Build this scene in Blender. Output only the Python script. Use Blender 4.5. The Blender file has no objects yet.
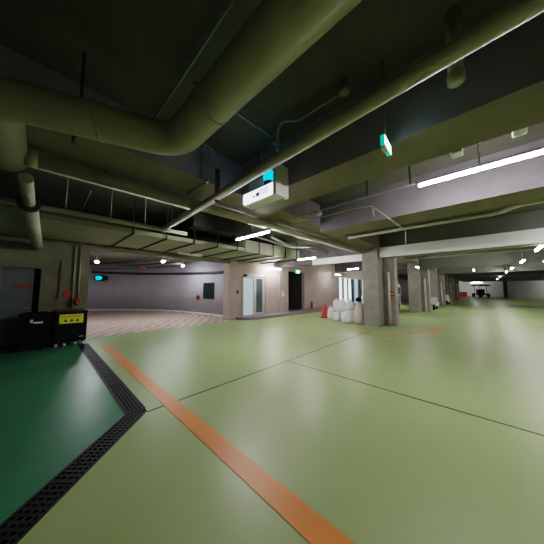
import bpy, bmesh, math, random
from mathutils import Vector, Matrix
random.seed(7)
S = bpy.context.scene
C = S.collection
PI = math.pi

# ------------------------------------------------------------------ materials
def mat(name, col, rough=0.6, metal=0.0, var=0.0, scale=3.0, emit=None, estr=0.0, bump=0.0, col2=None, spec=None, detail=5):
    m = bpy.data.materials.new(name); m.use_nodes = True
    nt = m.node_tree; b = nt.nodes['Principled BSDF']
    b.inputs['Base Color'].default_value = (*col, 1)
    b.inputs['Roughness'].default_value = rough
    b.inputs['Metallic'].default_value = metal
    if spec is not None: b.inputs['Specular IOR Level'].default_value = spec
    if var > 0 or col2:
        tc = nt.nodes.new('ShaderNodeTexCoord'); n = nt.nodes.new('ShaderNodeTexNoise')
        n.inputs['Scale'].default_value = scale; n.inputs['Detail'].default_value = detail
        n.inputs['Roughness'].default_value = 0.65
        geo = nt.nodes.new('ShaderNodeNewGeometry')
        nt.links.new(geo.outputs['Position'], n.inputs['Vector'])
        r = nt.nodes.new('ShaderNodeValToRGB')
        a = [max(0, c * (1 - var)) for c in col]; z = col2 if col2 else [min(1, c * (1 + var)) for c in col]
        r.color_ramp.elements[0].color = (*a, 1); r.color_ramp.elements[1].color = (*z, 1)
        r.color_ramp.elements[0].position = .3; r.color_ramp.elements[1].position = .72
        nt.links.new(n.outputs['Fac'], r.inputs['Fac']); nt.links.new(r.outputs['Color'], b.inputs['Base Color'])
        if bump:
            bp = nt.nodes.new('ShaderNodeBump'); bp.inputs['Strength'].default_value = bump
            bp.inputs['Distance'].default_value = .02
            nt.links.new(n.outputs['Fac'], bp.inputs['Height']); nt.links.new(bp.outputs['Normal'], b.inputs['Normal'])
    if emit:
        b.inputs['Emission Color'].default_value = (*emit, 1); b.inputs['Emission Strength'].default_value = estr
    return m

def floor_mat(name, col, joints, rough=0.22, var=.12):
    """glossy painted floor; thin dark joint lines and soft wear at world positions"""
    m = bpy.data.materials.new(name); m.use_nodes = True
    nt = m.node_tree; L = nt.links; b = nt.nodes['Principled BSDF']
    geo = nt.nodes.new('ShaderNodeNewGeometry'); sep = nt.nodes.new('ShaderNodeSeparateXYZ')
    L.new(geo.outputs['Position'], sep.inputs[0])
    n = nt.nodes.new('ShaderNodeTexNoise'); n.inputs['Scale'].default_value = .35; n.inputs['Detail'].default_value = 6; n.inputs['Roughness'].default_value = .55
    L.new(geo.outputs['Position'], n.inputs['Vector'])
    r = nt.nodes.new('ShaderNodeValToRGB'); r.color_ramp.elements[0].position = .3; r.color_ramp.elements[1].position = .7
    r.color_ramp.elements[0].color = (*[c * (1 - var) for c in col], 1); r.color_ramp.elements[1].color = (*[c * (1 + var) for c in col], 1)
    L.new(n.outputs['Fac'], r.inputs['Fac'])
    last = r.outputs['Color']
    def math_(op, a, bv, c=None):
        k = nt.nodes.new('ShaderNodeMath'); k.operation = op
        for i, v in enumerate((a, bv, c)):
            if v is None: continue
            if isinstance(v, (int, float)): k.inputs[i].default_value = v
            else: L.new(v, k.inputs[i])
        return k.outputs[0]
    for (axis, pos, lo, hi, w, dark) in joints:
        a, o = (sep.outputs['X'], sep.outputs['Y']) if axis == 'X' else (sep.outputs['Y'], sep.outputs['X'])
        f = math_('COMPARE', a, pos, w)
        f = math_('MULTIPLY', f, math_('GREATER_THAN', o, lo)); f = math_('MULTIPLY', f, math_('LESS_THAN', o, hi))
        f = math_('MULTIPLY', f, dark)
        mx = nt.nodes.new('ShaderNodeMix'); mx.data_type = 'RGBA'
        L.new(f, mx.inputs['Factor']); L.new(last, mx.inputs['A']); mx.inputs['B'].default_value = (.012, .018, .01, 1)
        last = mx.outputs['Result']
    L.new(last, b.inputs['Base Color'])
    n2 = nt.nodes.new('ShaderNodeTexNoise'); n2.inputs['Scale'].default_value = 2.2; n2.inputs['Detail'].default_value = 6
    L.new(geo.outputs['Position'], n2.inputs['Vector'])
    L.new(math_('MULTIPLY_ADD', n2.outputs['Fac'], .22, rough - .08), b.inputs['Roughness'])
    bp = nt.nodes.new('ShaderNodeBump'); bp.inputs['Strength'].default_value = .05; bp.inputs['Distance'].default_value = .01
    L.new(n2.outputs['Fac'], bp.inputs['Height']); L.new(bp.outputs['Normal'], b.inputs['Normal'])
    return m

M = {}
M['floor'] = floor_mat('floor_light_green_paint', (.35, .455, .185), [('Y', 3.07, .99, 12.5, .019, .95), ('X', 3.66, -9, 3.07, .018, .95), ('X', 11.2, -9, 2.2, .012, .35), ('Y', 8.75, 1.05, 6.75, .03, .9)], rough=.36, var=.06)
M['floor_dark'] = floor_mat('floor_dark_green_paint', (.06, .235, .13), [], rough=.32, var=.2)
M['orange'] = mat('orange_road_paint', (.80, .26, .045), .4, var=.08, scale=2)
M['concrete'] = mat('painted_concrete_olive', (.235, .20, .155), .75, var=.18, scale=1.6, bump=.1)
M['slab'] = mat('ceiling_slab_dark', (.13, .13, .105), .85, var=.3, scale=1.1, bump=.2)
M['beamside'] = mat('beam_concrete_grey', (.15, .14, .15), .75, var=.2, scale=1.3, bump=.1)
M['beam_lifted'] = mat('beam_concrete_lifted_tone', (.36, .32, .40), .75, var=.15, scale=1.3, bump=.1)  # tone raised on the beam sides, in place of light falling there
M['guard'] = mat('cream_corner_guard', (.72, .66, .58), .45, var=.05)
M['farbeam'] = mat('beam_concrete_light', (.17, .175, .15), .75, var=.12, scale=1.3)
M['column'] = mat('column_concrete_grey', (.30, .275, .235), .7, var=.22, scale=2.4, bump=.15)
M['white'] = mat('white_board', (.92, .92, .93), .5, var=.04, scale=2)
M['duct'] = mat('duct_green_paint', (.42, .40, .30), .40, var=.15, scale=2.2, bump=.08)
M['pipe'] = mat('pipe_green_paint', (.46, .44, .34), .40, var=.15, scale=5)
M['galv'] = mat('galvanised_duct', (.38, .39, .29), .5, var=.18, scale=1.7, bump=.06)
M['conduit'] = mat('grey_conduit', (.32, .33, .28), .45, metal=.3)
M['darkmetal'] = mat('dark_hanger_metal', (.05, .05, .045), .5, metal=.4)
M['black'] = mat('black_plastic', (.006, .005, .007), .6, spec=.15)
M['blackpaint'] = mat('black_cabinet_paint', (.005, .005, .010), .5, var=.3, scale=5, spec=.2)
M['iron'] = mat('cast_iron_grate', (.016, .016, .019), .5, metal=.3, var=.4, scale=14)
M['pit'] = mat('drain_pit', (.004, .004, .005), .9)
M['wall_olive'] = mat('wall_olive_plaster', (.20, .195, .13), .8, var=.22, scale=1.9, bump=.1)
M['wall_pink'] = mat('wall_pinkish_plaster', (.44, .36, .315), .75, var=.1, scale=1.6)
M['wall_ramp'] = mat('wall_ramp_grey_lilac', (.43, .405, .45), .7, var=.1, scale=1.0)
M['wall_far'] = mat('far_wall_white', (.85, .85, .87), .7, var=.04, scale=.3)
M['wall_grey'] = mat('partition_grey', (.50, .50, .51), .7, var=.1, scale=.3)
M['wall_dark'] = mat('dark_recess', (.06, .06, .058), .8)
M['kerb'] = mat('purple_grey_kerb', (.22, .19, .20), .6, var=.15, scale=3)
M['kerbwhite'] = mat('white_kerb', (.62, .58, .56), .7, var=.2, scale=3)
M['door'] = mat('grey_steel_door', (.13, .15, .155), .5, var=.15, scale=2)
M['doorframe'] = mat('door_frame_olive', (.17, .165, .11), .6)
M['red'] = mat('red_paint', (.48, .03, .03), .45)
M['darkred'] = mat('dark_red_paint', (.25, .02, .03), .5)
M['yellow'] = mat('yellow_sign', (.78, .80, .04), .5, var=.08, scale=20, emit=(.8, .8, .03), estr=.0)
M['ink'] = mat('ink_black', (.02, .02, .02), .6)
M['inkred'] = mat('ink_red', (.55, .10, .02), .6)
M['inkblue'] = mat('ink_blue', (.05, .09, .22), .6)
M['alu'] = mat('aluminium_frame', (.55, .56, .58), .35, metal=.5)
M['bluewhite'] = mat('bluish_white_panel', (.60, .70, .80), .35, var=.08, scale=4, emit=(.6, .75, .9), estr=.18)
M['glass'] = mat('dark_glass', (.10, .13, .13), .08, var=.3, scale=2)
M['tube'] = mat('fluorescent_tube', (1, 1, 1), .5, emit=(1.0, .95, .98), estr=150)
M['tube_dim'] = mat('fluorescent_tube_aisle', (1, 1, 1), .5, emit=(1.0, .96, .98), estr=75)
M['fixture'] = mat('fixture_white_metal', (.7, .7, .7), .4)
M['darkfix'] = mat('fixture_grey_metal', (.22, .22, .23), .5)
M['signgrey'] = mat('sign_housing_pale_grey', (.80, .80, .78), .45)
M['panelglow'] = mat('lit_sign_face', (.9, .9, .95), .4, emit=(.92, .94, 1.0), estr=1.6)
M['cyan'] = mat('cyan_beacon', (.0, .5, .8), .25, emit=(.0, .55, .95), estr=1.3)
M['exitgreen'] = mat('exit_sign_green', (.05, .5, .3), .4, emit=(.6, 1.0, .88), estr=3.0)
M['green_lens'] = mat('green_lens', (.03, .35, .2), .4, emit=(.0, .6, .35), estr=.5)
M['bag'] = mat('white_woven_bag', (.84, .82, .87), .55, var=.14, scale=7, bump=.9)
M['bagbrown'] = mat('brown_sack', (.60, .50, .47), .8, var=.15, scale=9, bump=.3)
M['tie'] = mat('bag_tie', (.5, .5, .5), .6)
M['lobbywhite'] = mat('lobby_lit_post', (.9, .92, .92), .4, emit=(.9, .97, 1.0), estr=.9)
M['lobbydark'] = mat('lobby_dark_glass', (.02, .03, .035), .1)
M['lobbypink'] = mat('lobby_pink_panel', (.8, .62, .62), .5, emit=(1, .8, .8), estr=.35)
M['teal'] = mat('lobby_teal', (.05, .30, .28), .4)
M['vanwhite'] = mat('van_white_paint', (.75, .76, .78), .25)
M['vanblue'] = mat('van_blue_paint', (.05, .14, .45), .3)
M['tyre'] = mat('tyre_rubber', (.015, .015, .015), .8)
M['lamp'] = mat('headlamp_glass', (.85, .85, .85), .1)
M['floodglow'] = mat('flood_lamp_glow', (1, 1, 1), .4, emit=(.95, .97, 1), estr=420)

# brick paved ramp floor
def ramp_mat():
    m = bpy.data.materials.new('ramp_paving'); m.use_nodes = True
    nt = m.node_tree; L = nt.links; b = nt.nodes['Principled BSDF']
    geo = nt.nodes.new('ShaderNodeNewGeometry'); mp = nt.nodes.new('ShaderNodeMapping')
    mp.inputs['Rotation'].default_value = (0, 0, math.radians(38))
    L.new(geo.outputs['Position'], mp.inputs['Vector'])
    w = nt.nodes.new('ShaderNodeTexWave'); w.inputs['Scale'].default_value = .85; w.inputs['Distortion'].default_value = 3; w.inputs['Detail'].default_value = 2
    w.inputs['Detail Scale'].default_value = 2.0
    L.new(mp.outputs[0], w.inputs['Vector'])
    r = nt.nodes.new('ShaderNodeValToRGB')
    r.color_ramp.elements[0].color = (.40, .28, .235, 1); r.color_ramp.elements[1].color = (.62, .46, .39, 1)
    L.new(w.outputs['Fac'], r.inputs['Fac']); L.new(r.outputs['Color'], b.inputs['Base Color'])
    b.inputs['Roughness'].default_value = .6
    return m
M['ramp'] = ramp_mat()

# ------------------------------------------------------------------ mesh builder
class MB:
    def __init__(s): s.bm = bmesh.new(); s.mats = []; s.cur = 0
    def use(s, m):
        if m not in s.mats: s.mats.append(m)
        s.cur = s.mats.index(m); return s
    def _f(s, vs, smooth=False):
        try: f = s.bm.faces.new(vs)
        except ValueError: return
        f.material_index = s.cur; f.smooth = smooth
    def box(s, x0, x1, y0, y1, z0, z1, bev=0):
        v = [s.bm.verts.new(p) for p in ((x0, y0, z0), (x1, y0, z0), (x1, y1, z0), (x0, y1, z0), (x0, y0, z1), (x1, y0, z1), (x1, y1, z1), (x0, y1, z1))]
        n0 = len(s.bm.faces)
        fs = []
        for q in ((3, 2, 1, 0), (4, 5, 6, 7), (0, 1, 5, 4), (1, 2, 6, 5), (2, 3, 7, 6), (3, 0, 4, 7)):
            f = s.bm.faces.new([v[i] for i in q]); f.material_index = s.cur; fs.append(f)
        if bev:
            es = list({e for f in fs for e in f.edges})
            bmesh.ops.bevel(s.bm, geom=es, offset=bev, segments=2, affect='EDGES', profile=.6)
        return s
    def prism(s, poly, z0, z1):
        a = [s.bm.verts.new((x, y, z0)) for x, y in poly]; b = [s.bm.verts.new((x, y, z1)) for x, y in poly]
        s._f(a[::-1]); s._f(b); n = len(poly)
        for i in range(n): s._f([a[i], a[(i + 1) % n], b[(i + 1) % n], b[i]])
        return s
    def prism_x(s, poly, x0, x1):   # poly in (y,z)
        a = [s.bm.verts.new((x0, y, z)) for y, z in poly]; b = [s.bm.verts.new((x1, y, z)) for y, z in poly]
        s._f(a); s._f(b[::-1]); n = len(poly)
        for i in range(n): s._f([a[i], b[i], b[(i + 1) % n], a[(i + 1) % n]])
        return s
    def tube(s, pts, r, seg=14, cap=True, fillet=0, steps=8):
        P = [Vector(p) for p in pts]
        if fillet:
            Q = [P[0]]
            for a, b, c in zip(P, P[1:], P[2:]):
                d1 = (a - b); d2 = (c - b); f = min(fillet, d1.length * .49, d2.length * .49)
                p, q = b + d1.normalized() * f, b + d2.normalized() * f
                for i in range(steps + 1):
                    t = i / steps; Q.append(p * (1 - t) ** 2 + b * 2 * t * (1 - t) + q * t * t)
            Q.append(P[-1]); P = Q
        rs = r if isinstance(r, (list, tuple)) else [r] * len(P)
        T = [(P[min(i + 1, len(P) - 1)] - P[max(i - 1, 0)]).normalized() for i in range(len(P))]
        up = Vector((0, 0, 1)) if abs(T[0].z) < .9 else Vector((1, 0, 0))
        n = (up - T[0] * up.dot(T[0])).normalized(); rings = []
        for i, p in enumerate(P):
            n = (n - T[i] * n.dot(T[i])).normalized(); b = T[i].cross(n)
            rings.append([s.bm.verts.new(p + (n * math.cos(2 * PI * k / seg) + b * math.sin(2 * PI * k / seg)) * rs[i]) for k in range(seg)])
        for A, B in zip(rings, rings[1:]):
            for k in range(seg): s._f([A[k], A[(k + 1) % seg], B[(k + 1) % seg], B[k]], True)
        if cap: s._f(rings[0][::-1]); s._f(rings[-1])
        return s
    def lathe(s, prof, c=(0, 0, 0), seg=20, sx=1, sy=1):
        rings = []
        for r, z in prof:
            rings.append([s.bm.verts.new((c[0] + max(r, .0005) * sx * math.cos(2 * PI * k / seg), c[1] + max(r, .0005) * sy * math.sin(2 * PI * k / seg), c[2] + z)) for k in range(seg)])
        for A, B in zip(rings, rings[1:]):
            for k in range(seg): s._f([A[k], A[(k + 1) % seg], B[(k + 1) % seg], B[k]], True)
        s._f(rings[0][::-1]); s._f(rings[-1]); return s
    def quad(s, *p): s._f([s.bm.verts.new(q) for q in p]); return s
    def build(s, name, m=None, parent=None, loc=None):
        me = bpy.data.meshes.new(name)
        s.bm.normal_update()
        bmesh.ops.recalc_face_normals(s.bm, faces=s.bm.faces)
        s.bm.to_mesh(me); s.bm.free()
        for q in ([m] if m else s.mats): me.materials.append(q)
        o = bpy.data.objects.new(name, me); C.objects.link(o)
        if parent: o.parent = parent
        if loc: o.location = loc
        return o

def tag(o, label, cat, group=None, kind=None):
    o['label'] = label; o['category'] = cat
    if group: o['group'] = group
    if kind: o['kind'] = kind
    return o
def struct(o): o['kind'] = 'structure'; return o
def thing(name, label, cat, loc=(0, 0, 0), rz=0, group=None):
    o = bpy.data.objects.new(name, None); C.objects.link(o); o.location = loc; o.rotation_euler = (0, 0, rz)
    o.empty_display_size = .1
    return tag(o, label, cat, group)
def copy_tree(o, parent=None):
    c = o.copy(); C.objects.link(c)
    if parent: c.parent = parent
    for ch in list(o.children): copy_tree(ch, c)
    return c

# ------------------------------------------------------------------ the setting
ZS = 3.75      # slab underside
WY = 8.85      # long wall on the left
# floor: light green, with the dark green bay left of the drain and the paved ramp
fb = MB().use(M['floor'])
fb.quad((1.0, 3.09, 0), (1.0, 8.75, 0), (6.9, 8.75, 0), (6.9, 12, 0), (30, 12, 0), (70, 12, 0), (70, -16, 0), (-6, -16, 0), (-6, -3.91, 0))
fb.use(M['floor_dark']).quad((.80, 3.2, 0), (-6, -3.6, 0), (-6, 9.0, 0), (.80, 9.0, 0))
fb.quad((.80, 8.0, 0), (.80, 9, 0), (1.0, 9, 0), (1.0, 8.0, 0))
fb.use(M['pit']).quad((-6, -3.91, -.02), (-6, -3.6, -.02), (.80, 3.2, -.02), (.80, 8.85, -.02), (1.0, 8.85, -.02), (1.0, 3.09, -.02))
floor = struct(fb.build('floor'))
rb = MB().use(M['ramp']); rb.quad((1.0, 8.75, 0), (-8, 8.9, 0), (-9, 21, 0), (0, 21, 0), (6.9, 17, 0), (6.9, 8.75, 0))
ramp_floor = struct(rb.build('ramp_floor'))
# painted orange lines (children of the floor)
MB().use(M['orange']).box(1.19, 1.37, -3.5, 7.45, .001, .004).build('painted_line', parent=floor)
MB().use(M['orange']).quad((9.3, 1.72, .003), (9.75, 1.62, .003), (10.9, 1.27, .003), (9.6, 1.30, .003)).build('painted_line', parent=floor)
MB().use(M['orange']).box(7.6, 7.66, 2.3, 5.2, .001, .003).build('painted_line', parent=floor)
MB().use(M['orange']).prism([(7.6, 2.35), (9.3, 1.66), (9.34, 1.73), (7.66, 2.42)], .001, .003).build('painted_line', parent=floor)
MB().use(M['orange']).box(30, 60, 2.5, 2.75, .001, .004).build('painted_line', parent=floor)

struct(MB().use(M['slab']).box(-6, 70, -16, 12, ZS, ZS + .3).build('ceiling'))
struct(MB().use(M['slab']).prism([(-9, 9.11), (7.2, 9.11), (7.2, 22), (-9, 22)], 3.15, 3.3).build('ramp_ceiling'))

# left wall: with door opening at x -.72..0 and the ramp opening at x 1.03..6.3
wl = MB().use(M['wall_olive'])
wl.box(-6, -.72, WY, WY + .25, 0, ZS); wl.box(-.72, 0.02, WY, WY + .25, 2.09, ZS); wl.box(.02, 1.03, WY, WY + .25, 0, ZS)
wl.box(1.03, 6.35, WY, WY + .25, 2.74, ZS)
struct(wl.build('wall_left'))
wp = MB().use(M['wall_pink'])
wp.box(6.35, 7.35, 9.2, 9.45, 0, ZS); wp.box(6.35, 6.8, 8.98, 9.2, 0, ZS)
wp.box(7.35, 9.05, 9.2, 9.45, 2.3, ZS); wp.box(9.05, 10.95, 9.2, 9.45, 0, ZS)
wp.box(10.1, 10.95, 9.05, 9.2, 0, ZS)
wp.box(10.95, 12.9, 9.2, 9.45, 2.66, ZS); wp.box(12.9, 18.0, 9.2, 9.45, 0, ZS)
wp.box(18, 26, 9.2, 9.45, 2.6, ZS); wp.box(26, 62, 9.2, 9.45, 0, ZS)
struct(wp.build('wall_back'))
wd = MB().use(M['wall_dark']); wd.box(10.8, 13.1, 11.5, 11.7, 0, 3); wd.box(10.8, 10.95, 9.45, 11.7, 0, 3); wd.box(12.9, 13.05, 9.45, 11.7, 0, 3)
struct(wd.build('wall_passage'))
struct(MB().use(M['wall_far']).box(62, 62.3, -5, 10, 0, ZS).build('wall_far'))
struct(MB().use(M['wall_grey']).box(57, 57.3, -16, -2.5, 0, ZS).build('wall_right_partition'))
struct(MB().use(M['wall_dark']).box(56.4, 57.0, -2.75, -2.3, 0, ZS).build('trim_1'))
struct(MB().use(M['wall_grey']).box(-6, 70, -16.2, -16, 0, ZS).build('wall_right'))
struct(MB().use(M['wall_olive']).box(-6.2, -6, -16, 9.1, 0, ZS).build('wall_rear'))

# curved ramp wall, built from a smooth polyline
CW = [(-9, 20.0), (-6, 20.4), (-3, 20.45), (0, 20.25), (1.3, 20.0), (2.46, 19.55), (3.4, 18.95), (4.3, 18.1), (5.1, 17.0), (5.75, 15.6), (6.3, 13.9), (6.6, 12.2), (6.78, 10.5), (6.82, 9.2)]
def offset(poly, d):
    out = []
    for i, p in enumerate(poly):
        a = Vector(poly[max(i - 1, 0)]); b = Vector(poly[min(i + 1, len(poly) - 1)]); t = (b - a).normalized()
        out.append((p[0] + t.y * d, p[1] - t.x * d))
    return out
def band(mb, poly, d0, d1, z0, z1):
    A, B = offset(poly, d0), offset(poly, d1)
    va = [[mb.bm.verts.new((x, y, z)) for x, y in A] for z in (z0, z1)]; vb = [[mb.bm.verts.new((x, y, z)) for x, y in B] for z in (z0, z1)]
    for i in range(len(poly) - 1):
        mb._f([va[0][i], va[0][i + 1], va[1][i + 1], va[1][i]], True); mb._f([vb[0][i], vb[1][i], vb[1][i + 1], vb[0][i + 1]], True)
        mb._f([va[1][i], va[1][i + 1], vb[1][i + 1], vb[1][i]]); mb._f([va[0][i], vb[0][i], vb[0][i + 1], va[0][i + 1]])
    return mb
struct(band(MB().use(M['wall_ramp']), CW, 0, -.25, 0, 3.2).build('wall_ramp'))
struct(band(MB().use(M['kerbwhite']), CW, .14, 0.005, 0, .13).build('baseboard_ramp'))

# beams
def beam(x0, x1, y0, y1, z0, side='beamside', bottom='concrete'):  # side and soffit tones differ to carry light and shade in the colour
    b = MB().use(M[side]).box(x0, x1, y0, y1, z0, ZS)
    b.use(M[bottom]); b.bm.normal_update()
    for f in b.bm.faces:
        if f.calc_center_median().z < z0 + .001: f.material_index = b.cur
    return struct(b.build('ceiling_beam'))
beam(-6, 62, 3.1, 4.05, 3.2, side='beam_lifted')                 # lengthwise beam over the columns
beam(2.43, 3.05, -15, 3.1, 3.0, side='beam_lifted')   # crosswise beam near the camera
beam(5.1, 5.85, -15, 3.1, 3.02)
for k in range(7):
    x = 9.75 + 7.6 * k
    beam(x, x + .5, -15, 3.1, 2.85 if k else 2.8, 'farbeam')
    if k: beam(x, x + .5, 4.05, 9.2, 2.95)
    if k: beam(x - 3.8, x - 3.4, -15, 3.1, 3.1, 'farbeam')
beam(9.75, 10.25, 4.05, 9.2, 2.8)

# raised kerb platform in front of the back wall
kp = MB().use(M['kerb']).prism([(6.85, 9.2), (6.75, 8.75), (7.0, 8.4), (7.5, 8.22), (9.5, 8.1), (14, 8.02), (26, 8.0), (26, 9.2)], 0, .11)
struct(kp.build('trim_2'))

# doors and windows of the room
d = MB().use(M['doorframe']); d.box(-.80, -.70, 8.78, 8.86, 0, 2.17); d.box(0, .10, 8.78, 8.86, 0, 2.17); d.box(-.70, 0, 8.78, 8.86, 2.07, 2.17)
door = struct(d.build('door_1'))
lf = MB().use(M['door']).box(-.70, -.13, 8.90, 8.95, .01, 2.07); lf.use(M['black']).box(-.13, 0.02, 8.98, 9.0, .0, 2.07)  # black sheet stands in for the shade in the open door gap
leaf = lf.build('door_leaf', parent=door)
MB().use(M['alu']).tube([(-.19, 8.90, 1.0), (-.19, 8.86, 1.0), (-.29, 8.86, 1.0)], .012, fillet=.02).build('door_handle', parent=leaf)
def strokes(segs, x0, z0, w, h, y, t, m, name, parent, axis='x'):
    """writing as flat strokes: segs in a unit box, on a plane y=const (axis x) or x=const (axis y, read from -x)"""
    b = MB().use(m)
    for (ax, az, bx, bz) in segs:
        p, q = Vector((x0 + ax * w, 0, z0 + az * h)), Vector((x0 + bx * w, 0, z0 + bz * h))
        dv = (q - p); n = Vector((-dv.z, 0, dv.x)).normalized() * t / 2; e = dv.normalized() * t / 2
        c = [p - e + n, p - e - n, q + e - n, q + e + n]
        if axis == 'x': b.quad(*[(v.x, y, v.z) for v in c])
        else: b.quad(*[(y, -v.x, v.z) for v in c])
    return b.build(name, parent=parent)
GL = [[(.1, .85, .9, .85), (.5, .85, .15, .5), (.5, .85, .85, .5), (.1, .4, .9, .4), (.5, .4, .5, .1)],
      [(.2, .9, .2, .5), (.2, .5, .55, .5), (.55, .9, .55, .5), (.85, .95, .85, .45), (.2, .35, .85, .35), (.2, .35, .2, .05), (.85, .35, .85, .05), (.2, .05, .85, .05)],
      [(.15, .9, .85, .9), (.85, .9, .8, .55), (.05, .45, .95, .45), (.2, .3, .8, .3), (.2, .3, .2, .02), (.8, .3, .8, .02), (.2, .02, .8, .02)],
      [(.15, .9, .15, .1), (.15, .5, .6, .5), (.6, .9, .6, .1), (.85, .95, .85, .02), (.85, .5, 1, .5)]]
segs = []
for i, g in enumerate(GL): segs += [((i * 1.15 + a), b_ - i * .05, (i * 1.15 + c_), d_ - i * .05) for a, b_, c_, d_ in g]
strokes(segs, -.47, 1.52, .075, .12, 8.897, .016, M['red'], 'door_lettering', leaf)

# glazed door 2 by the back wall
g = MB().use(M['alu'])
for x in (7.38, 8.14, 8.92): g.box(x - .035, x + .035, 9.16, 9.26, .11, 2.12)
g.box(7.38, 8.96, 9.16, 9.26, 2.06, 2.14); g.box(8.14, 8.92, 9.17, 9.25, .11, .2)
gd = struct(g.build('door_2'))
MB().use(M['bluewhite']).box(7.42, 8.10, 9.20, 9.22, .11, 2.06).build('door_panel', parent=gd)
MB().use(M['glass']).box(8.30, 8.78, 9.20, 9.215, .22, 2.04).build('glass_pane', parent=gd)
for a, b in ((8.17, 8.30), (8.78, 8.89)): MB().use(M['alu']).box(a, b, 9.17, 9.235, .2, 2.06).build('door_stile', parent=gd)
struct(MB().use(M['fixture']).box(7.6, 8.95, 9.14, 9.2, 2.16, 2.32).build('trim_3'))
struct(MB().use(M['wall_pink']).box(7.3, 9.1, 10.2, 10.3, 0, 3).build('wall_lobby_back'))

# window on the curved ramp wall
t = Vector((6.75 - 6.62, 10.95 - 11.85)).normalized()
ang = math.atan2(t.y, t.x)
w = MB().use(M['darkmetal'])
for a in ((-.45, -.41, 0, .92), (.41, .45, 0, .92), (-.45, .45, 0, .05), (-.45, .45, .87, .92)): w.box(a[0], a[1], -.06, .04, a[2], a[3])
win = struct(w.build('window_1', loc=(6.66, 11.36, .94))); win.rotation_euler = (0, 0, ang)
MB().use(M['lobbydark']).box(-.41, .41, -.03, .0, .05, .87).build('window_pane', parent=win)

# glazed lobby front behind the bags
lb = MB().use(M['lobbydark']).box(18, 26, 9.34, 9.4, .11, 2.6)
lobby = struct(lb.build('window_2'))
for x, wd_, mt in ((18.25, .35, 'lobbywhite'), (19.2, .36, 'lobbywhite'), (20.1, .36, 'lobbywhite'), (21.3, .7, 'bluewhite'), (22.15, .22, 'teal'), (23.3, 1.1, 'lobbypink')):
    MB().use(M[mt]).box(x, x + wd_, 9.22, 9.3, .11, 2.45).build('window_post', parent=lobby)
MB().use(M['alu']).box(18, 26, 9.2, 9.3, 2.45, 2.6).build('window_frame', parent=lobby)

# ------------------------------------------------------------------ columns
def column(x, label, alarm_label, group):
    t_ = thing('concrete_column', label, 'column', (x, 3.1, 0), 0, group)
    MB().use(M['column']).box(0, .9, 0, .62, 0, 3.2, bev=.015).build('shaft', parent=t_)
    MB().use(M['column']).box(.65, 1.05, -.44, .0, 0, 2.84, bev=.01).build('pilaster', parent=t_)
    MB().use(M['guard']).tube([(.60, -.22, 0), (.60, -.22, 2.2)], .05, 12).build('corner_guard', parent=t_)
    return t_
names = ['grey concrete column nearest the camera beside the white bags', 'second concrete column behind the one with the bags, a scooter at its foot',
         'third concrete column from the bags, between the two parked scooters', 'fourth concrete column along the aisle, past the far scooter',
         'farthest concrete column of the row along the aisle, left of the far white wall']
for k in range(5):
    x = 9.4 + 7.6 * k
    column(x, names[k], None, 'row of concrete columns')
for k, lab in enumerate(['dark red alarm box on the nearest column above the floor', 'dark red alarm box on the second column by the scooter', 'dark red alarm box on the third column along the aisle']):
    x = 9.4 + 7.6 * k
    a = thing('alarm_box', lab, 'alarm box', (x + .60, 2.80, 1.2), 0, 'alarm boxes on the columns')
    MB().use(M['darkred']).box(-.03, .05, -.10, .02, 0, .2, bev=.01).build('housing', parent=a)
    MB().use(M['lamp']).tube([(-.03, -.04, .1), (-.045, -.04, .1)], .03).build('button', parent=a)

# white boards hung along the beam over the first column
tag(MB().use(M['white']).box(9.62, 9.742, -12, 3.08, 2.8, 3.2).build('white_bulkhead_board'), 'long white board along the beam right of the nearest column', 'board', 'white beam boards')
tag(MB().use(M['white']).box(9.62, 9.742, 3.76, 6.35, 2.72, 3.02).build('white_bulkhead_board'), 'short white board under the beam left of the nearest column', 'board', 'white beam boards')

# ------------------------------------------------------------------ drain
def grate(name, label, L, W, cross, loc, rz):
    t_ = thing('drain_grate', label, 'drain grate', loc, rz, 'floor drain grates')
    f = MB().use(M['iron']); f.box(0, L, -W / 2, -W / 2 + .02, -.015, .006); f.box(0, L, W / 2 - .02, W / 2, -.015, .006)
    n = int(L / .5)
    for i in range(n + 1): f.box(i * L / n - .008, i * L / n + .008, -W / 2 + .02, W / 2 - .02, -.015, .006)
    f.build('frame', parent=t_)
    g = MB().use(M['iron'])
    if cross:
        k = int(L / .045)
        for i in range(1, k): g.box(i * L / k - .011, i * L / k + .011, -W / 2 + .02, W / 2 - .02, -.012, .002)
        for j in (-.25, 0, .25): g.box(0, L, j * W - .008, j * W + .008, -.012, .003)
    else:
        for j in range(1, 6): g.box(0, L, -W / 2 + j * W / 6 - .009, -W / 2 + j * W / 6 + .009, -.012, .003)
        k = int(L / .12)
        for i in range(1, k): g.box(i * L / k - .006, i * L / k + .006, -W / 2 + .02, W / 2 - .02, -.013, -.002)
    g.build('grating', parent=t_)
    return t_
grate('drain_grate', 'black floor grate with lengthwise bars running up to the ramp', 4.82, .22, False, (.90, 3.18, 0), PI / 2)
grate('drain_grate', 'black floor grate with cross bars running diagonally to the bottom edge', 8.6, .215, True, (.92, 3.165, 0), math.radians(225))

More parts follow.
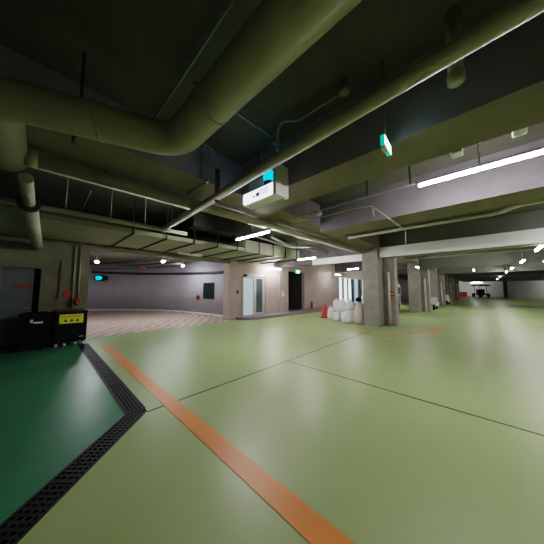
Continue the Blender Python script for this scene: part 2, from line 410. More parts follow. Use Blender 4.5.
# ------------------------------------------------------------------ lights
FL = []
def fluor(loc, rz, label, L=1.25, group='ceiling fluorescent lights', drop=0.0, w=.02, tm='tube'):
    t_ = thing('fluorescent_light', label, 'light', loc, rz, group)
    MB().use(M['darkfix']).box(-L / 2, L / 2, -.04, .04, .022, .06, bev=.005).build('housing', parent=t_)
    MB().use(M[tm]).tube([(-L / 2 + .02, 0, 0), (L / 2 - .02, 0, 0)], w, 8).build('tube', parent=t_)
    for q in (-L / 2, L / 2 - .02): MB().use(M['darkfix']).box(q, q + .015, -.02, .02, -.02, .03).build('end_cap', parent=t_)
    if drop: MB().use(M['conduit']).tube([(0, 0, .07), (0, 0, drop)], .012, 6).build('hanger', parent=t_)
    return t_
fluor((3.87, -.03, 3.05), PI / 2, 'long bright fluorescent tube at upper right under the beam', 1.38, drop=.7)
fluor((3.82, 4.4, 2.9), PI / 2, 'bright fluorescent tube left of centre, beyond the lit sign', 1.35, drop=.85)
fluor((3.87, -4.8, 3.05), PI / 2, 'fluorescent tube outside the view behind the camera', 1.38, drop=.7)
fluor((3.87, -9.5, 3.05), PI / 2, 'fluorescent tube far behind the camera', 1.38, drop=.7)
for i, (x, y, lab) in enumerate([(10.8, -1.28, 'nearest light of the row down the right aisle'), (15.45, -1.31, 'second light from the white board in the right aisle row'), (20.1, -1.25, 'third light from the white board in the right aisle row'),
                    (24.2, -1.21, 'fourth light from the white board in the right aisle row'), (33.2, -1.16, 'small far light of the right aisle row near the grey partition'), (42, -1.2, 'tiny far light at the end of the right aisle row'), (15.6, -2.05, 'light at the right edge of the picture beside the aisle row'),
                    (20.4, .52, 'lone small light above the aisle, left of the light row')]):
    fluor((x, y, 2.78), 0, lab, 1.2, drop=.97, w=.035, tm='tube_dim')
fluor((58.5, 1.2, 2.75), PI / 2, 'horizontal tube light in front of the far white wall', 1.7, drop=.97, tm='tube_dim')
fluor((7.6, 5.3, 2.75), PI / 2, 'light hanging in front of the passage by the back wall', .9, drop=1.0)
fluor((9.3, 8.75, 2.66), 0, 'light on the soffit right above the glass door', 1.2, drop=.245)
fluor((13.2, 5.8, 2.72), PI / 2, 'light seen left of the nearest column above the bags', .7, drop=.97)
fluor((21.5, 6.5, 2.75), 0, 'light in the bay behind the second column', 1.2, drop=.97)
fluor((13.2, 2.45, 2.6), 0, 'small light just right of the nearest column', .7, drop=.97)
fluor((15.9, 8.2, 2.6), 0, 'light washing the pinkish wall behind the bags', .9, drop=1.15, tm='tube_dim')

for x, y, lab in [(12, -4.5, 'nearest light of an added aisle row, out of view to the right'), (24, -5.2, 'second light of the added aisle row out of view to the right'), (36, -6.2, 'third light of the added aisle row out of view to the right'), (49.5, -7.4, 'added light before the grey partition out of view to the right'),
                  (55, -8.6, 'added far light close to the grey partition, out of view to the right'), (57.5, 6.5, 'added far light hidden behind the last columns')]:
    fluor((x, y, 2.78), 0 if x < 50 else PI / 2, lab, 2.4 if x > 40 else 1.2, drop=.97, tm='tube_dim')  # unseen lamps added to brighten the far walls and partition

fluor((8.2, -2.3, 3.05), PI / 2, 'fluorescent tube added to brighten the long white board, out of view to the right', 1.3, drop=.7, tm='tube_dim')  # unseen lamp added to brighten the white board
def bulb(loc, label, up=.5):
    t_ = thing('ramp_lamp', label, 'light', loc, 0, 'ramp ceiling lamps')
    MB().use(M['conduit']).tube([(0, 0, .1), (0, 0, up)], .018, 8).build('stem', parent=t_)
    MB().use(M['fixture']).lathe([(.075, .0), (.075, .06), (.05, .12), (.02, .14)]).build('shade', parent=t_)
    MB().use(M['floodglow']).lathe([(.01, -.065), (.045, -.05), (.068, -.015), (.068, .0)]).build('lens', parent=t_)
bulb((1.66, 12.2, 2.7), 'bright round lamp hanging at the left of the ramp opening', .45)
bulb((3.7, 10.2, 2.73), 'small round lamp at the middle of the ramp opening', .42)
bulb((5.4, 12.0, 2.8), 'round lamp towards the right of the ramp ceiling', .35)
bulb((-1.5, 14.5, 2.8), 'round lamp on the hidden left of the ramp ceiling', .35)

ub = thing('unlit_light_fitting', 'unlit white light fitting under the wall duct at the right of the ramp opening', 'light', (4.0, 8.3, 2.825))
MB().use(M['white']).box(-.5, .5, -.07, .07, .02, .08, bev=.01).build('housing', parent=ub)
MB().use(M['white']).tube([(-.46, 0, 0), (.46, 0, 0)], .018, 8).build('tube', parent=ub)
# ------------------------------------------------------------------ overhead ducts and pipes
big = thing('large_round_duct', 'large green painted round duct bending across the upper left ceiling', 'duct', (.95, 0, 3.1))
MB().use(M['duct']).tube([(0, -6, 0), (0, 2.36, 0), (-1.17, 2.8, 0), (-1.30, 2.92, -.01), (-1.30, 4.1, -.01)], .165, 28, fillet=.26, steps=10).build('duct_body', parent=big)
for a, b in (((0, .28, 0), (0, .31, 0)), ((0, 1.6, 0), (0, 1.63, 0)), ((-.62, 2.59, 0), (-.65, 2.602, 0))):
    MB().use(M['duct']).tube([a, b], .171, 28).build('seam_band', parent=big)
for x, y in ((-.78, 2.65), (0, .9), (0, -1.6)):
    MB().use(M['darkmetal']).tube([(x, y, .1), (x, y, .65)], .012, 6).build('hanger', parent=big)
MB().use(M['darkmetal']).tube([(-.78, 2.66, -.1), (-.80, 2.95, -.12), (-.80, 3.05, .1)], .012, 6).build('hanger', parent=big)

rp = thing('reducer_pipe', 'green pipe running from the big duct end to the wall above the steel door', 'pipe', (-.20, 4.12, 2.90))
MB().use(M['pipe']).tube([(0, 0, 0), (.01, 1.0, -.06)], .07, 16).build('pipe_body', parent=rp)
MB().use(M['pipe']).tube([(.01, 1.0, -.06), (.10, 4.74, -.26)], .098, 16).build('wall_pipe', parent=rp)
MB().use(M['darkmetal']).tube([(.01, .95, -.06), (.01, 1.03, -.062)], .135, 18).build('flange', parent=rp)

p1 = thing('long_green_pipe', 'long straight green pipe crossing the ceiling in front of the lit sign', 'pipe', (1.68, 0, 2.95))
MB().use(M['pipe']).tube([(-.30, -6, 0), (0, .2, 0), (.33, 5.55, 0)], .06, 16).build('pipe_body', parent=p1)
MB().use(M['pipe']).tube([(.318, 5.35, 0), (.334, 5.62, 0)], .073, 16).build('coupling', parent=p1)
MB().use(M['darkmetal']).box(.14, .21, 2.96, 2.99, -.09, .45).build('hanger', parent=p1)
for x, y in ((.29, 5.0), (-.1, -1.6)): MB().use(M['darkmetal']).box(x - .015, x + .015, y, y + .02, -.07, .8).build('hanger', parent=p1)
p2 = thing('wall_branch_pipe', 'green pipe along the front of the wall duct, joining the long ceiling pipe', 'pipe', (0, 5.62, 2.95))
MB().use(M['pipe']).tube([(-6, 0, 0), (2.02, 0, 0), (2.6, .0, 0)], .05, 14).build('pipe_body', parent=p2)
for x in (-1.2, .25, .95, 1.6): MB().use(M['conduit']).tube([(x, 0, .04), (x, 0, .8)], .013, 6).build('hanger', parent=p2)

p3 = thing('beam_side_pipe', 'thick green pipe running along the lengthwise beam from the big duct end', 'pipe', (0, 3.86, 3.08))
MB().use(M['pipe']).tube([(-.16, 0, 0), (9.3, -.1, 0)], .095, 20).build('pipe_body', parent=p3)
MB().use(M['pipe']).tube([(-.20, 0, 0), (-.10, 0, 0)], .108, 20).build('end_cap', parent=p3)
for x in (.55, 3.2, 6): MB().use(M['darkmetal']).tube([(x, 0, .09), (x, 0, .13)], .014, 6).build('hanger', parent=p3)

# rectangular wall duct (left) and bigger box duct (right of it)
wdct = thing('wall_duct', 'flat rectangular duct along the wall above the ramp opening', 'duct', (0, 0, 2.86))
MB().use(M['galv']).box(-6, 5.2, 6.4, 8.8, .05, .17, bev=.01).build('duct_body', parent=wdct)
for i in range(5):
    x = 1.55 + i * .82
    h_ = MB().use(M['darkmetal']); h_.box(x - .02, x + .02, 6.33, 8.82, .01, .05); h_.box(x - .014, x + .014, 6.33, 6.36, .01, .88)
    h_.build('hanger', parent=wdct)
bd = thing('box_duct', 'deep grey box duct hanging above the glass door', 'duct', (0, 0, 2.86))
MB().use(M['galv']).box(5.25, 8.6, 6.4, 8.8, 0.04, .5, bev=.01).build('duct_body', parent=bd)
for x in (5.9, 6.7, 7.5, 8.3):
    h_ = MB().use(M['darkmetal']); h_.box(x - .02, x + .02, 6.34, 8.82, -.0, .04); h_.box(x - .014, x + .014, 6.34, 6.37, 0, .88)
    h_.build('hanger', parent=bd)
bx2 = thing('dark_void_box', 'dark box filling the unlit void above the wall duct behind the pipe', 'duct', (0, 0, 3.28))
MB().use(M['darkmetal']).box(2.9, 5.0, 5.8, 6.28, 0, .468).build('duct_body', parent=bx2)  # dark colour stands in for the unlit void of the bay
MB().use(M['darkmetal']).box(2.86, 2.9, 5.77, 6.31, -.03, .468).build('flange', parent=bx2)

# flexible cables and small pipes in the dark bay beyond the beam
for i, (pts, r, lab) in enumerate([
    ([(5.2, 5.0, 3.2), (6.4, 5.1, 3.05), (7.4, 4.8, 3.2), (8.8, 5.0, 3.1)], .05, 'thick curving cable in the dark bay left of the nearest column'),
    ([(5.0, 5.6, 3.3), (6.6, 5.5, 3.15), (8.2, 5.7, 3.3), (9.5, 5.5, 3.2)], .035, 'thinner curving cable behind the thick one above the passage'),
    ([(-6, 5.0, 3.4), (2.4, 5.0, 3.4)], .02, 'thin straight cable in the dark bay at the upper left'),
    ([(-6, 4.6, 3.3), (1.6, 4.6, 3.3)], .012, 'very thin cable below the thin straight one at the upper left'),
    ([(.6, 5.6, 3.45), (.6, 7.2, 3.45)], .02, 'short thin pipe crossing towards the wall at the upper left')]):
    tag(MB().use(M['conduit']).tube(pts, r, 8, fillet=.5).build('ceiling_cable'), lab, 'cable', 'overhead cables')

# light trunking conduit
tr = thing('lighting_conduit', 'straight grey conduit leading to the upper right fluorescent tube', 'conduit', (3.85, 0, 3.09))
MB().use(M['conduit']).tube([(0, .69, 0), (0, 2.7, 0), (-.0, 3.08, .0)], .02, 8).build('conduit_body', parent=tr)
for y in (.75, 1.4): MB().use(M['darkmetal']).tube([(0, y, 0), (0, y, .66)], .016, 6).build('hanger', parent=tr)
MB().use(M['fixture']).lathe([(.045, -.09), (.05, -.04), (.03, -.02), (.02, 0)], (0, 2.35, 0)).build('detector_head', parent=tr)

# slotted pipe at the right
jp = thing('jogged_pipe', 'olive pipe with a sideways jog beside the beam at the right', 'pipe', (6.35, 0, 3.05))
MB().use(M['pipe']).tube([(0, 2.9, 0), (0, -.28, 0), (-.37, -.5, 0), (-.37, -5, 0)], .055, 14, fillet=.15).build('pipe_body', parent=jp)
for x, y in ((0, 2.0), (0, .4), (-.37, -2)): MB().use(M['darkmetal']).tube([(x, y, .04), (x, y, .70)], .012, 6).build('hanger', parent=jp)
# capped stub pipe at the top right
st = thing('capped_pipe_stub', 'short green capped pipe hanging at the top right beside the beam', 'pipe', (2.2, .08, 3.12))
MB().use(M['pipe']).tube([(0, 0, .05), (0, 0, .63)], .05, 16).build('pipe_body', parent=st)
MB().use(M['pipe']).lathe([(.035, 0), (.058, .02), (.058, .09), (.05, .1)]).build('pipe_cap', parent=st)
# sprinkler branches on the slab
sp = thing('sprinkler_branch', 'thin sprinkler pipe with round box on the slab above the long pipe', 'pipe', (0, 0, 3.62))
MB().use(M['conduit']).tube([(2.14, 1.0, 0), (2.14, 1.6, 0), (2.0, 1.75, 0), (2.12, 1.93, -.02), (2.12, 1.93, -.25)], .018, 8, fillet=.06).build('pipe_body', parent=sp)
MB().use(M['conduit']).lathe([(.05, 0), (.05, .06), (.03, .12)], (2.14, .98, -.03)).build('junction_box', parent=sp)
sp = thing('conduit_crossing', 'thin conduit crossing from the big duct to the long pipe', 'conduit', (0, 0, 3.62))
MB().use(M['conduit']).tube([(.98, 2.05, 0), (2.2, 2.05, 0)], .016, 8).build('conduit_body', parent=sp)
MB().use(M['conduit']).box(2.17, 2.25, 2.0, 2.1, -.05, .08).build('junction_box', parent=sp)
tag(MB().use(M['conduit']).tube([(.90, 1.2, 3.70), (.90, 3.0, 3.68)], .016, 8).build('ceiling_conduit'), 'thin conduit on the dark slab above the big duct bend', 'conduit')
bk = thing('bent_conduit', 'thin bent conduit stepping down the beam beside the big duct', 'conduit', (0, 0, 0))
MB().use(M['conduit']).tube([(1.2, 2.86, 3.62), (1.72, 2.86, 3.6), (1.72, 2.98, 3.5), (1.72, 3.03, 3.17), (1.72, 3.70, 3.17)], .016, 8, fillet=.05).build('conduit_body', parent=bk)
MB().use(M['conduit']).tube([(1.62, 3.05, 3.55), (1.62, 3.05, 3.17), (1.72, 3.05, 3.16)], .012, 8, fillet=.05).build('branch', parent=bk)
sc = thing('sprinkler_drop', 'thin sprinkler pipe under the second beam, dropping in front of the white board', 'pipe', (0, 0, 0))
MB().use(M['conduit']).tube([(4.0, 1.37, 2.96), (6.24, 1.37, 2.96), (6.24, 1.37, 2.62)], .014, 8, fillet=.05).build('pipe_body', parent=sc)
MB().use(M['conduit']).tube([(4.02, 1.37, 2.95), (4.02, 1.37, 2.78)], .018, 8).build('drop_pipe', parent=sc)
MB().use(M['conduit']).tube([(4.0, 1.37, 2.96), (3.9, 1.7, 2.96), (3.9, 3.1, 2.96), (3.9, 3.5, 3.2)], .014, 8, fillet=.05).build('branch', parent=sc)
MB().use(M['darkmetal']).tube([(5.4, 1.37, 2.95), (5.4, 1.37, 3.02)], .01, 6).build('hanger', parent=sc)
for (x, y, z, lab) in [(3.12, .15, 3.0, 'pale box on the beam edge above the left end of the upper right tube'), (3.12, -.32, 3.02, 'larger pale box on the beam edge above the middle of the upper right tube')]:
    jb = thing('junction_box', lab, 'box', (x, y, z), 0, 'boxes on the beam edge')
    MB().use(M['white']).box(-.065, .06, -.05, .05, -.02, .2, bev=.008).build('housing', parent=jb)
    MB().use(M['conduit']).tube([(.0, 0, .2), (.0, 0, .75)], .012, 6).build('conduit', parent=jb)
# ramp pipes
pp = offset(CW, .08)
rp_ = MB().use(M['darkmetal'])
rp_.tube([(x, y, 2.85 - .037 * i) for i, (x, y) in enumerate(pp)][5:], .07, 10)
tag(rp_.build('ramp_wall_pipe'), 'dark pipe following the curved ramp wall near its top', 'pipe')
for j, (off, z, m_, lab) in enumerate([(1.2, 2.95, 'conduit', 'pale sprinkler pipe nearest the curved wall under the ramp ceiling'), (2.0, 3.02, 'conduit', 'pale pipe in the middle of the ramp ceiling'), (3.0, 2.95, 'darkmetal', 'dark pipe under the ramp ceiling nearest the opening')]):
    q = offset(CW, off)
    tag(MB().use(M[m_]).tube([(x, y, z) for x, y in q][3:12], .05, 8).build('ramp_ceiling_pipe'), lab, 'pipe', 'ramp ceiling pipes')
vv = thing('red_valve', 'cluster of red valves under the ramp ceiling', 'valve', (4.35, 15.2, 2.72))
MB().use(M['red']).tube([(-.18, 0, .1), (.18, 0, .1)], .05, 10).build('valve_body', parent=vv)
MB().use(M['red']).lathe([(.09, 0), (.09, .03), (.02, .04), (.02, .3)], (0, 0, -.08)).build('hand_wheel', parent=vv)

# ------------------------------------------------------------------ signs
sg = thing('lit_sign', 'white lit directional sign in a grey housing under the beam', 'sign', (2.16, 2.33, 2.805))
hs = MB().use(M['signgrey']); hs.box(.02, .20, -.30, .38, 0, .2, bev=.01); hs.box(-.03, .24, -.36, -.30, -.02, .44, bev=.01); hs.box(.12, .20, -.30, .38, .2, .42)
hs.build('housing', parent=sg)
MB().use(M['panelglow']).box(-.015, .02, -.28, .36, .02, .17, bev=.005).build('sign_face', parent=sg)
MB().use(M['alu']).box(-.01, .02, -.28, .38, .175, .195).build('top_rail', parent=sg)
mk = MB().use(M['inkblue'])
for (y, z, a, b) in [(.10, .075, .018, .015), (.02, .085, .034, .03)]: mk.box(-.018, -.014, y - a, y + a, z - b, z + b)
for i in range(3):
    y = -.05 - i * .06
    mk.box(-.018, -.014, y - .022, y + .022, .125, .137); mk.box(-.018, -.014, y - .022, y + .022, .065, .075); mk.box(-.018, -.014, y - .022, y - .013, .065, .137); mk.box(-.018, -.014, y + .010, y + .018, .05, .137)
mk.build('sign_marks', parent=sg)
MB().use(M['darkmetal']).tube([(.16, .2, .4), (.16, .2, .945)], .012, 6).build('hanger', parent=sg)
MB().use(M['lamp']).lathe([(.02, -.02), (.02, 0)], (.08, .28, 0)).build('small_lamp', parent=sg)
bc = thing('beacon_light', 'cyan glowing warning beacon on top of the lit sign', 'beacon', (2.19, 2.16, 3.005))
MB().use(M['cyan']).lathe([(.05, .02), (.078, .06), (.085, .11), (.075, .16), (.045, .195), (.01, .205)]).build('lens', parent=bc)
MB().use(M['black']).lathe([(.08, -.0), (.08, .02)]).build('base', parent=bc)

ex = thing('exit_sign', 'small green exit sign hanging on a rod from the ceiling beam', 'exit sign', (2.22, .60, 2.80), math.radians(3))
MB().use(M['green_lens']).box(-.12, .12, .0, .035, 0.02, .115, bev=.006).build('housing', parent=ex)
MB().use(M['exitgreen']).box(-.115, .115, -.004, 0.0, .025, .11).build('sign_face', parent=ex)
MB().use(M['fixture']).box(-.11, .0, -.002, .037, 0, .02).build('bottom_plate', parent=ex)
MB().use(M['conduit']).tube([(0, .02, .115), (0, .02, .95)], .008, 6).build('hanger', parent=ex)
eg = thing('exit_light', 'small green exit light above the dark passage', 'exit sign', (12.0, 9.1, 2.55))
MB().use(M['green_lens']).box(-.2, .2, -.02, .1, 0, .22).build('housing', parent=eg)
MB().use(M['exitgreen']).box(-.17, .17, -.03, -.02, .03, .19).build('sign_face', parent=eg)
bs = thing('blue_sign', 'small glowing blue oval sign on the curved ramp wall', 'sign', (2.86, 18.95, 2.25), math.radians(-32))
MB().use(M['black']).lathe([(.05, -.2), (.22, -.13), (.27, 0), (.22, .13), (.05, .2)], sx=1.6, sy=.15, seg=24).build('sign_case', parent=bs)
MB().use(M['cyan']).lathe([(.02, -.13), (.12, -.09), (.15, 0), (.12, .09), (.02, .13)], (-.12, -.04, 0), sx=1.3, sy=.15).build('lit_symbol', parent=bs)
MB().use(M['conduit']).tube([(0, 0, .3), (0, 0, .9)], .015, 6).build('hanger', parent=bs)

# wall fittings, left
tag(MB().use(M['red']).lathe([(.105, 0), (.105, .012), (.095, .02)], seg=24).build('red_disc_sign', loc=(.57, 8.85, 1.36)), 'round red sign disc on the olive wall above the black cabinet', 'sign').rotation_euler = (PI / 2, 0, 0)
rv = thing('hose_valve', 'dark red hydrant valve on the wall behind the black cabinet', 'valve', (.76, 8.85, 1.14))
MB().use(M['darkred']).tube([(0, 0, 0), (0, -.16, 0), (0, -.2, -.1)], .05, 12, fillet=.05).build('valve_body', parent=rv)
wv = MB().use(M['red'])
wv.tube([(.085 * math.cos(a * PI / 8), -.2, .02 + .085 * math.sin(a * PI / 8)) for a in range(17)], .012, 6); wv.tube([(-.08, -.2, .02), (.08, -.2, .02)], .008, 6); wv.tube([(0, -.2, -.06), (0, -.2, .1)], .008, 6)
wv.build('hand_wheel', parent=rv)
tag(MB().use(M['darkmetal']).tube([(.38, 8.83, 2.3), (.38, 8.83, 1.35), (.34, 8.83, 1.2)], .014, 8, fillet=.1).build('wall_cable'), 'thin dark cable hanging on the olive wall right of the steel door', 'cable')
tag(MB().use(M['conduit']).tube([(.68, 8.82, 0.95), (.68, 8.82, 2.8)], .028, 10).build('wall_conduit'), 'vertical grey conduit left of the pair above the hydrant valve', 'conduit')
tag(MB().use(M['conduit']).tube([(.80, 8.82, 1.2), (.80, 8.82, 2.8)], .028, 10).build('wall_conduit'), 'vertical grey conduit directly above the hydrant valve', 'conduit')
rbx = thing('fire_alarm', 'small dark red alarm on the pinkish pillar left of the glass door', 'alarm box', (7.03, 9.2, 1.35))
MB().use(M['darkred']).box(-.07, .07, -.05, 0, -.09, .09, bev=.01).build('housing', parent=rbx)
MB().use(M['red']).lathe([(.045, 0), (.03, .02)], (0, 0, 0)).build('button', parent=rbx).matrix_local = Matrix.Translation((0, -.05, 0)) @ Matrix.Rotation(PI / 2, 4, 'X')
sb = thing('wall_switch_box', 'small dark box on the curved ramp wall beside its window', 'box', (6.50, 12.3, 1.0))
MB().use(M['darkred']).box(-.06, .03, -.1, .1, -.13, .13, bev=.01).build('housing', parent=sb)
MB().use(M['black']).box(-.068, -.06, -.05, .05, -.04, .04).build('button', parent=sb)
wb = thing('wall_meter_box', 'small pale box on the pinkish wall left of the dark passage', 'box', (10.4, 9.05, 1.2))
MB().use(M['fixture']).box(-.02, .14, -.08, 0, -.15, .15, bev=.01).build('housing', parent=wb)
MB().use(M['darkmetal']).box(.0, .12, -.085, -.08, .0, .1).build('window', parent=wb)

# ------------------------------------------------------------------ black cabinet and cart at the left
cb = thing('black_cabinet', 'black metal cabinet on castors with a yellow sign, by the drain', 'cabinet', (.30, 8.05, 0))
MB().use(M['blackpaint']).box(0, .66, 0, .6, .11, .90, bev=.012).build('carcass', parent=cb)
MB().use(M['darkmetal']).box(-.02, .68, -.02, .62, .90, .925, bev=.006).build('top', parent=cb)
dr = MB().use(M['blackpaint']).box(.02, .64, -.018, 0, .13, .88, bev=.006).build('door', parent=cb)
MB().use(M['alu']).box(.50, .60, -.03, -.018, .21, .235, bev=.004).build('handle', parent=dr)
ys = MB().use(M['yellow']).box(.095, .575, -.026, -.018, .59, .83).build('yellow_label', parent=dr)
seg2 = []
for i in range(9): seg2 += [(i * 1.0, .2, i * 1.0 + .7, .2 + .1 * (i % 2)), (i * 1.0 + .35, .0, i * 1.0 + .35, .9), (i + .05, .75, i + .65, .75)]
strokes(seg2, .135, .75, .043, .05, -.0275, .008, M['inkred'], 'lettering_line', ys)
for x in (.215, .335, .455):
    MB().use(M['ink']).quad((x - .032, -.0275, .635), (x + .032, -.0275, .635), (x + .014, -.0275, .70), (x - .014, -.0275, .70)).build('symbol', parent=ys)
for x in (.06, .22, .44, .60):
    c_ = MB().use(M['fixture']); c_.tube([(x - .025, .06, .045), (x + .025, .06, .045)], .045, 14); c_.use(M['darkmetal']).box(x - .035, x + .035, .03, .09, .06, .11)
    c_.build('castor', parent=cb)
ct = thing('black_wheeled_bin', 'black wheeled bin with a pale handle tag, left of the black cabinet', 'bin', (-.32, 7.95, 0))
tb = MB().use(M['black'])
tb.prism_x([(.06, .08), (.54, .08), (.62, .80), (.0, .80)], .03, .54); tb.build('body', parent=ct)
MB().use(M['black']).prism_x([(-.03, .80), (.65, .80), (.65, .85), (.3, .90), (-.03, .85)], .0, .57).build('lid', parent=ct)
MB().use(M['black']).tube([(.06, .62, .82), (.06, .70, .88), (.51, .70, .88), (.51, .62, .82)], .018, 8, fillet=.05).build('handle', parent=ct)
MB().use(M['fixture']).box(.26, .42, -.014, -.002, .66, .70).build('handle_tag', parent=ct)
MB().use(M['fixture']).box(.20, .25, -.014, -.002, .68, .76).build('latch', parent=ct)
for x in (.02, .51): MB().use(M['tyre']).tube([(x, .5, .09), (x + .04, .5, .09)], .09, 16).build('wheel', parent=ct)
for x in (.08, .46): MB().use(M['tyre']).box(x, x + .05, .09, .14, 0, .09).build('foot', parent=ct)

# ------------------------------------------------------------------ bags, cone
def bag(loc, sx, sy, h, label, m='bag', knot=True, seed=0):
    rnd = random.Random(seed)
    t_ = thing('rubbish_bag', label, 'bag', loc, rnd.random() * 6, 'white bags piled by the column')
    b = MB().use(M[m])
    prof = [(.30, 0), (.46, .04), (.52, .18), (.52, .38), (.47, .58), (.43, .76), (.28, .91), (.09, .97)]
    ph = [rnd.random() * 6 for _ in range(4)]; seg = 28; rings = []
    for r, z in prof:
        R = []
        for k in range(seg):
            a = 2 * PI * k / seg
            q = 1 + .06 * math.sin(3 * a + ph[0] + z * 4) + .04 * math.sin(5 * a + ph[1] - z * 6) + .03 * math.sin(9 * a + ph[2] + z * 3)
            R.append(b.bm.verts.new((r * q * sx * math.cos(a), r * q * sy * math.sin(a), z * h * (1 + .04 * math.sin(2 * a + ph[3]) * (z > .1)))))
        rings.append(R)
    for A, B in zip(rings, rings[1:]):
        for k in range(seg): b._f([A[k], A[(k + 1) % seg], B[(k + 1) % seg], B[k]], True)
    b._f(rings[0][::-1]); b._f(rings[-1]); b.build('sack', parent=t_)
    if knot:
        MB().use(M['tie']).tube([(0, 0, h * .955), (0, 0, h * .99)], .05 * sx * 1.6, 10).build('tie', parent=t_)
        MB().use(M[m]).lathe([(.06 * sx, h * .985), (.05 * sx, h * 1.0), (.13 * sx, h * 1.07), (.10 * sx, h * 1.10)], seg=10).build('gathered_top', parent=t_)
    return t_
bag((10.25, 5.72, 0), .32, .32, .60, 'narrow white bag at the left end of the pile next to the red cone', seed=1)
bag((9.85, 5.16, 0), .38, .38, .44, 'low white bag in the middle of the front row of the pile', seed=2)
bag((9.56, 4.53, 0), .50, .46, .56, 'widest white bag at the front right of the pile', seed=3)
bag((10.16, 5.34, .465), .36, .36, .52, 'white bag topmost at the left of the pile', seed=4)
bag((9.95, 4.92, .47), .36, .36, .54, 'white bag on top in the middle of the pile', seed=5)
bag((9.78, 4.48, .57), .36, .36, .42, 'white bag on top at the right of the pile beside the sack', seed=6)
bag((10.33, 5.26, 0), .38, .40, .46, 'white bag at the back of the pile behind the low front bag', seed=8)
bag((10.12, 4.74, 0), .42, .42, .47, 'white bag at the back of the pile behind the widest one', seed=11)
t_ = bag((9.66, 3.99, 0), .46, .40, .95, 'upright brownish sack between the white bags and the column', 'bagbrown', False, 7)
del t_['group']; t_.name = 'brown_sack'; t_.rotation_euler = (0, 0, 0)
t_ = bag((9.66, 4.02, .955), .22, .26, .2, 'small black bag lying on top of the brownish sack by the column', 'black', True, 9)
t_.name = 'black_bag'; del t_['group']

cn = thing('traffic_cone', 'red traffic cone at the left end of the bag pile', 'traffic cone', (10.42, 6.14, 0))
MB().use(M['red']).lathe([(.19, .03), (.165, .1), (.11, .5), (.09, .68), (.06, .70)]).build('cone_body', parent=cn)
MB().use(M['red']).box(-.2, .2, -.2, .2, 0, .035, bev=.01).build('base', parent=cn)
fe = thing('fire_extinguisher', 'small dark red fire extinguisher standing by the pinkish wall', 'fire extinguisher', (13.4, 8.95, .11))
MB().use(M['darkred']).lathe([(.08, 0), (.085, .02), (.085, .36), (.06, .42), (.025, .45), (.025, .48)]).build('cylinder', parent=fe)
MB().use(M['black']).tube([(0, 0, .48), (-.08, 0, .52), (-.13, 0, .36), (-.11, 0, .15)], .014, 8, fillet=.06).build('hose', parent=fe)
MB().use(M['black']).box(-.02, .12, -.015, .015, .49, .52).build('handle', parent=fe)

# ------------------------------------------------------------------ parked van (seen as a sliver) and scooters, cart, barrier
vn = thing('parked_van', 'small white and blue van parked side-on behind the nearest column', 'van', (14.7, 5.95, 0), -PI / 2)
MB().use(M['vanwhite']).prism_x([(0, .3), (0, .95), (.2, 1.15), (.6, 1.72), (.85, 1.84), (3.3, 1.86), (3.4, 1.7), (3.4, .3)], 0, 1.5).build('body', parent=vn)
MB().use(M['lobbydark']).quad((.12, .185, 1.17), (1.38, .185, 1.17), (1.3, .585, 1.71), (.2, .585, 1.71)).build('windscreen', parent=vn)
for a, b in ((.75, 1.5), (1.6, 2.4), (2.5, 3.2)): MB().use(M['lobbydark']).box(1.49, 1.515, a, b, 1.15, 1.62, bev=.01).build('side_window', parent=vn)
MB().use(M['vanblue']).box(1.49, 1.512, .1, 3.36, .55, .98, bev=.01).build('blue_panel', parent=vn)
for z in (.70, .84): MB().use(M['vanwhite']).box(1.51, 1.518, .9, 3.3, z, z + .035).build('stripe', parent=vn)
MB().use(M['vanwhite']).box(-.02, 1.52, -.08, .1, .28, .5, bev=.03).build('bumper', parent=vn)
for x in (.1, 1.2): MB().use(M['lamp']).box(x, x + .2, -.04, .03, .55, .7, bev=.02).build('headlight', parent=vn)
for x in (-.01, 1.33):
    for y in (.6, 2.75): MB().use(M['tyre']).tube([(x, y, .28), (x + .18, y, .28)], .28, 20).build('wheel', parent=vn)

def scooter(loc, label):
    t_ = thing('motor_scooter', label, 'scooter', loc, 0, 'scooters parked by the columns')
    for x in (-.62, .55):
        MB().use(M['tyre']).tube([(x, -.05, .22), (x, .05, .22)], .22, 18).build('wheel', parent=t_)
    MB().use(M['vanwhite']).prism_x([(-.17, .45), (.17, .45), (.2, .75), (.13, .95), (-.13, .95), (-.2, .75)], -.52, -.40).build('front_fairing', parent=t_)
    MB().use(M['vanwhite']).box(-.72, -.46, -.07, .07, .36, .46, bev=.03).build('mudguard', parent=t_)
    MB().use(M['vanwhite']).box(-.42, .7, -.14, .14, .25, .5, bev=.04).build('body', parent=t_)
    MB().use(M['black']).box(.0, .7, -.13, .13, .55, .70, bev=.05).build('seat', parent=t_)
    MB().use(M['vanwhite']).box(.05, .68, -.12, .12, .48, .58, bev=.03).build('tail', parent=t_)
    MB().use(M['lamp']).lathe([(.02, -.02), (.09, -.01), (.09, .02)], seg=14).build('headlight', parent=t_).matrix_local = Matrix.Translation((-.53, 0, .80)) @ Matrix.Rotation(-PI / 2, 4, 'Y')
    MB().use(M['black']).tube([(-.40, -.32, 1.0), (-.46, 0, .97), (-.40, .32, 1.0)], .018, 8).build('handlebar', parent=t_)
    return t_
scooter((20.2, 2.72, 0), 'white scooter parked just past the second column')
scooter((27.8, 2.75, 0), 'white scooter parked farther along, past the third column')

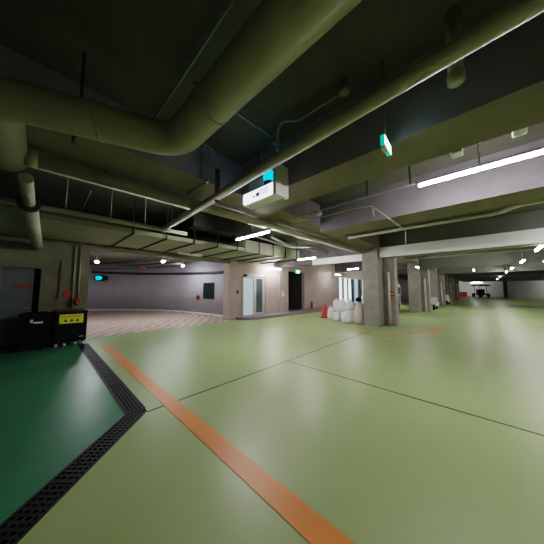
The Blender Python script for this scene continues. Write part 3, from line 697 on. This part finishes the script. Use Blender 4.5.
gc = thing('utility_cart', 'dark utility cart with a canopy roof in front of the far white wall', 'cart', (56, .70, 0), math.radians(25))
for x in (-1.1, 1.1):
    for y in (-.6, .6): MB().use(M['tyre']).tube([(x, y - .1, .36), (x, y + .1, .36)], .36, 18).build('wheel', parent=gc)
MB().use(M['blackpaint']).box(-1.4, 1.4, -.55, .55, .4, .62, bev=.05).build('chassis', parent=gc)
MB().use(M['blackpaint']).box(-.3, .35, -.5, .5, .62, 1.45, bev=.06).build('seat', parent=gc)
MB().use(M['blackpaint']).prism_x([(-.8, 2.05), (.8, 2.05), (.65, 2.28), (-.65, 2.28)], -1.5, 1.3).build('canopy', parent=gc)
for x in (-.9, .8):
    for y in (-.5, .5): MB().use(M['black']).tube([(x, y, .6), (x, y, 2.08)], .04, 8).build('post', parent=gc)
rbk = thing('red_barrier', 'low red barrier at the far end beside the last column', 'barrier', (59, 3.6, 0), math.radians(90))
MB().use(M['red']).prism_x([(-.25, 0), (.25, 0), (.1, .9), (-.1, .9)], -.9, .9).build('barrier_body', parent=rbk)
MB().use(M['vanwhite']).prism_x([(-.2, .3), (.2, .3), (.17, .45), (-.17, .45)], -.905, .905).build('stripe', parent=rbk)

# ------------------------------------------------------------------ world, camera
w_ = bpy.data.worlds.new('world'); S.world = w_; w_.use_nodes = True
bg = w_.node_tree.nodes['Background']; bg.inputs[0].default_value = (.5, .55, .5, 1); bg.inputs[1].default_value = .02
F = 222.0; A = math.radians(43.8); P = math.atan2(17, 222)
fx, fy = math.cos(A), math.sin(A)
fw = Vector((fx * math.cos(P), fy * math.cos(P), math.sin(P))); rt = Vector((fy, -fx, 0)); up = rt.cross(fw)
cam = bpy.data.cameras.new('camera'); cam.sensor_width = 36; cam.lens = 36 * F / 544; cam.clip_start = .03; cam.clip_end = 300
co = bpy.data.objects.new('camera', cam); C.objects.link(co)
mw = Matrix((rt, up, -fw)).transposed().to_4x4(); mw.translation = (0, 0, 1.5); co.matrix_world = mw
S.camera = co
S.view_settings.view_transform = 'Filmic'
S.view_settings.look = 'Medium High Contrast'
S.view_settings.exposure = 0.75
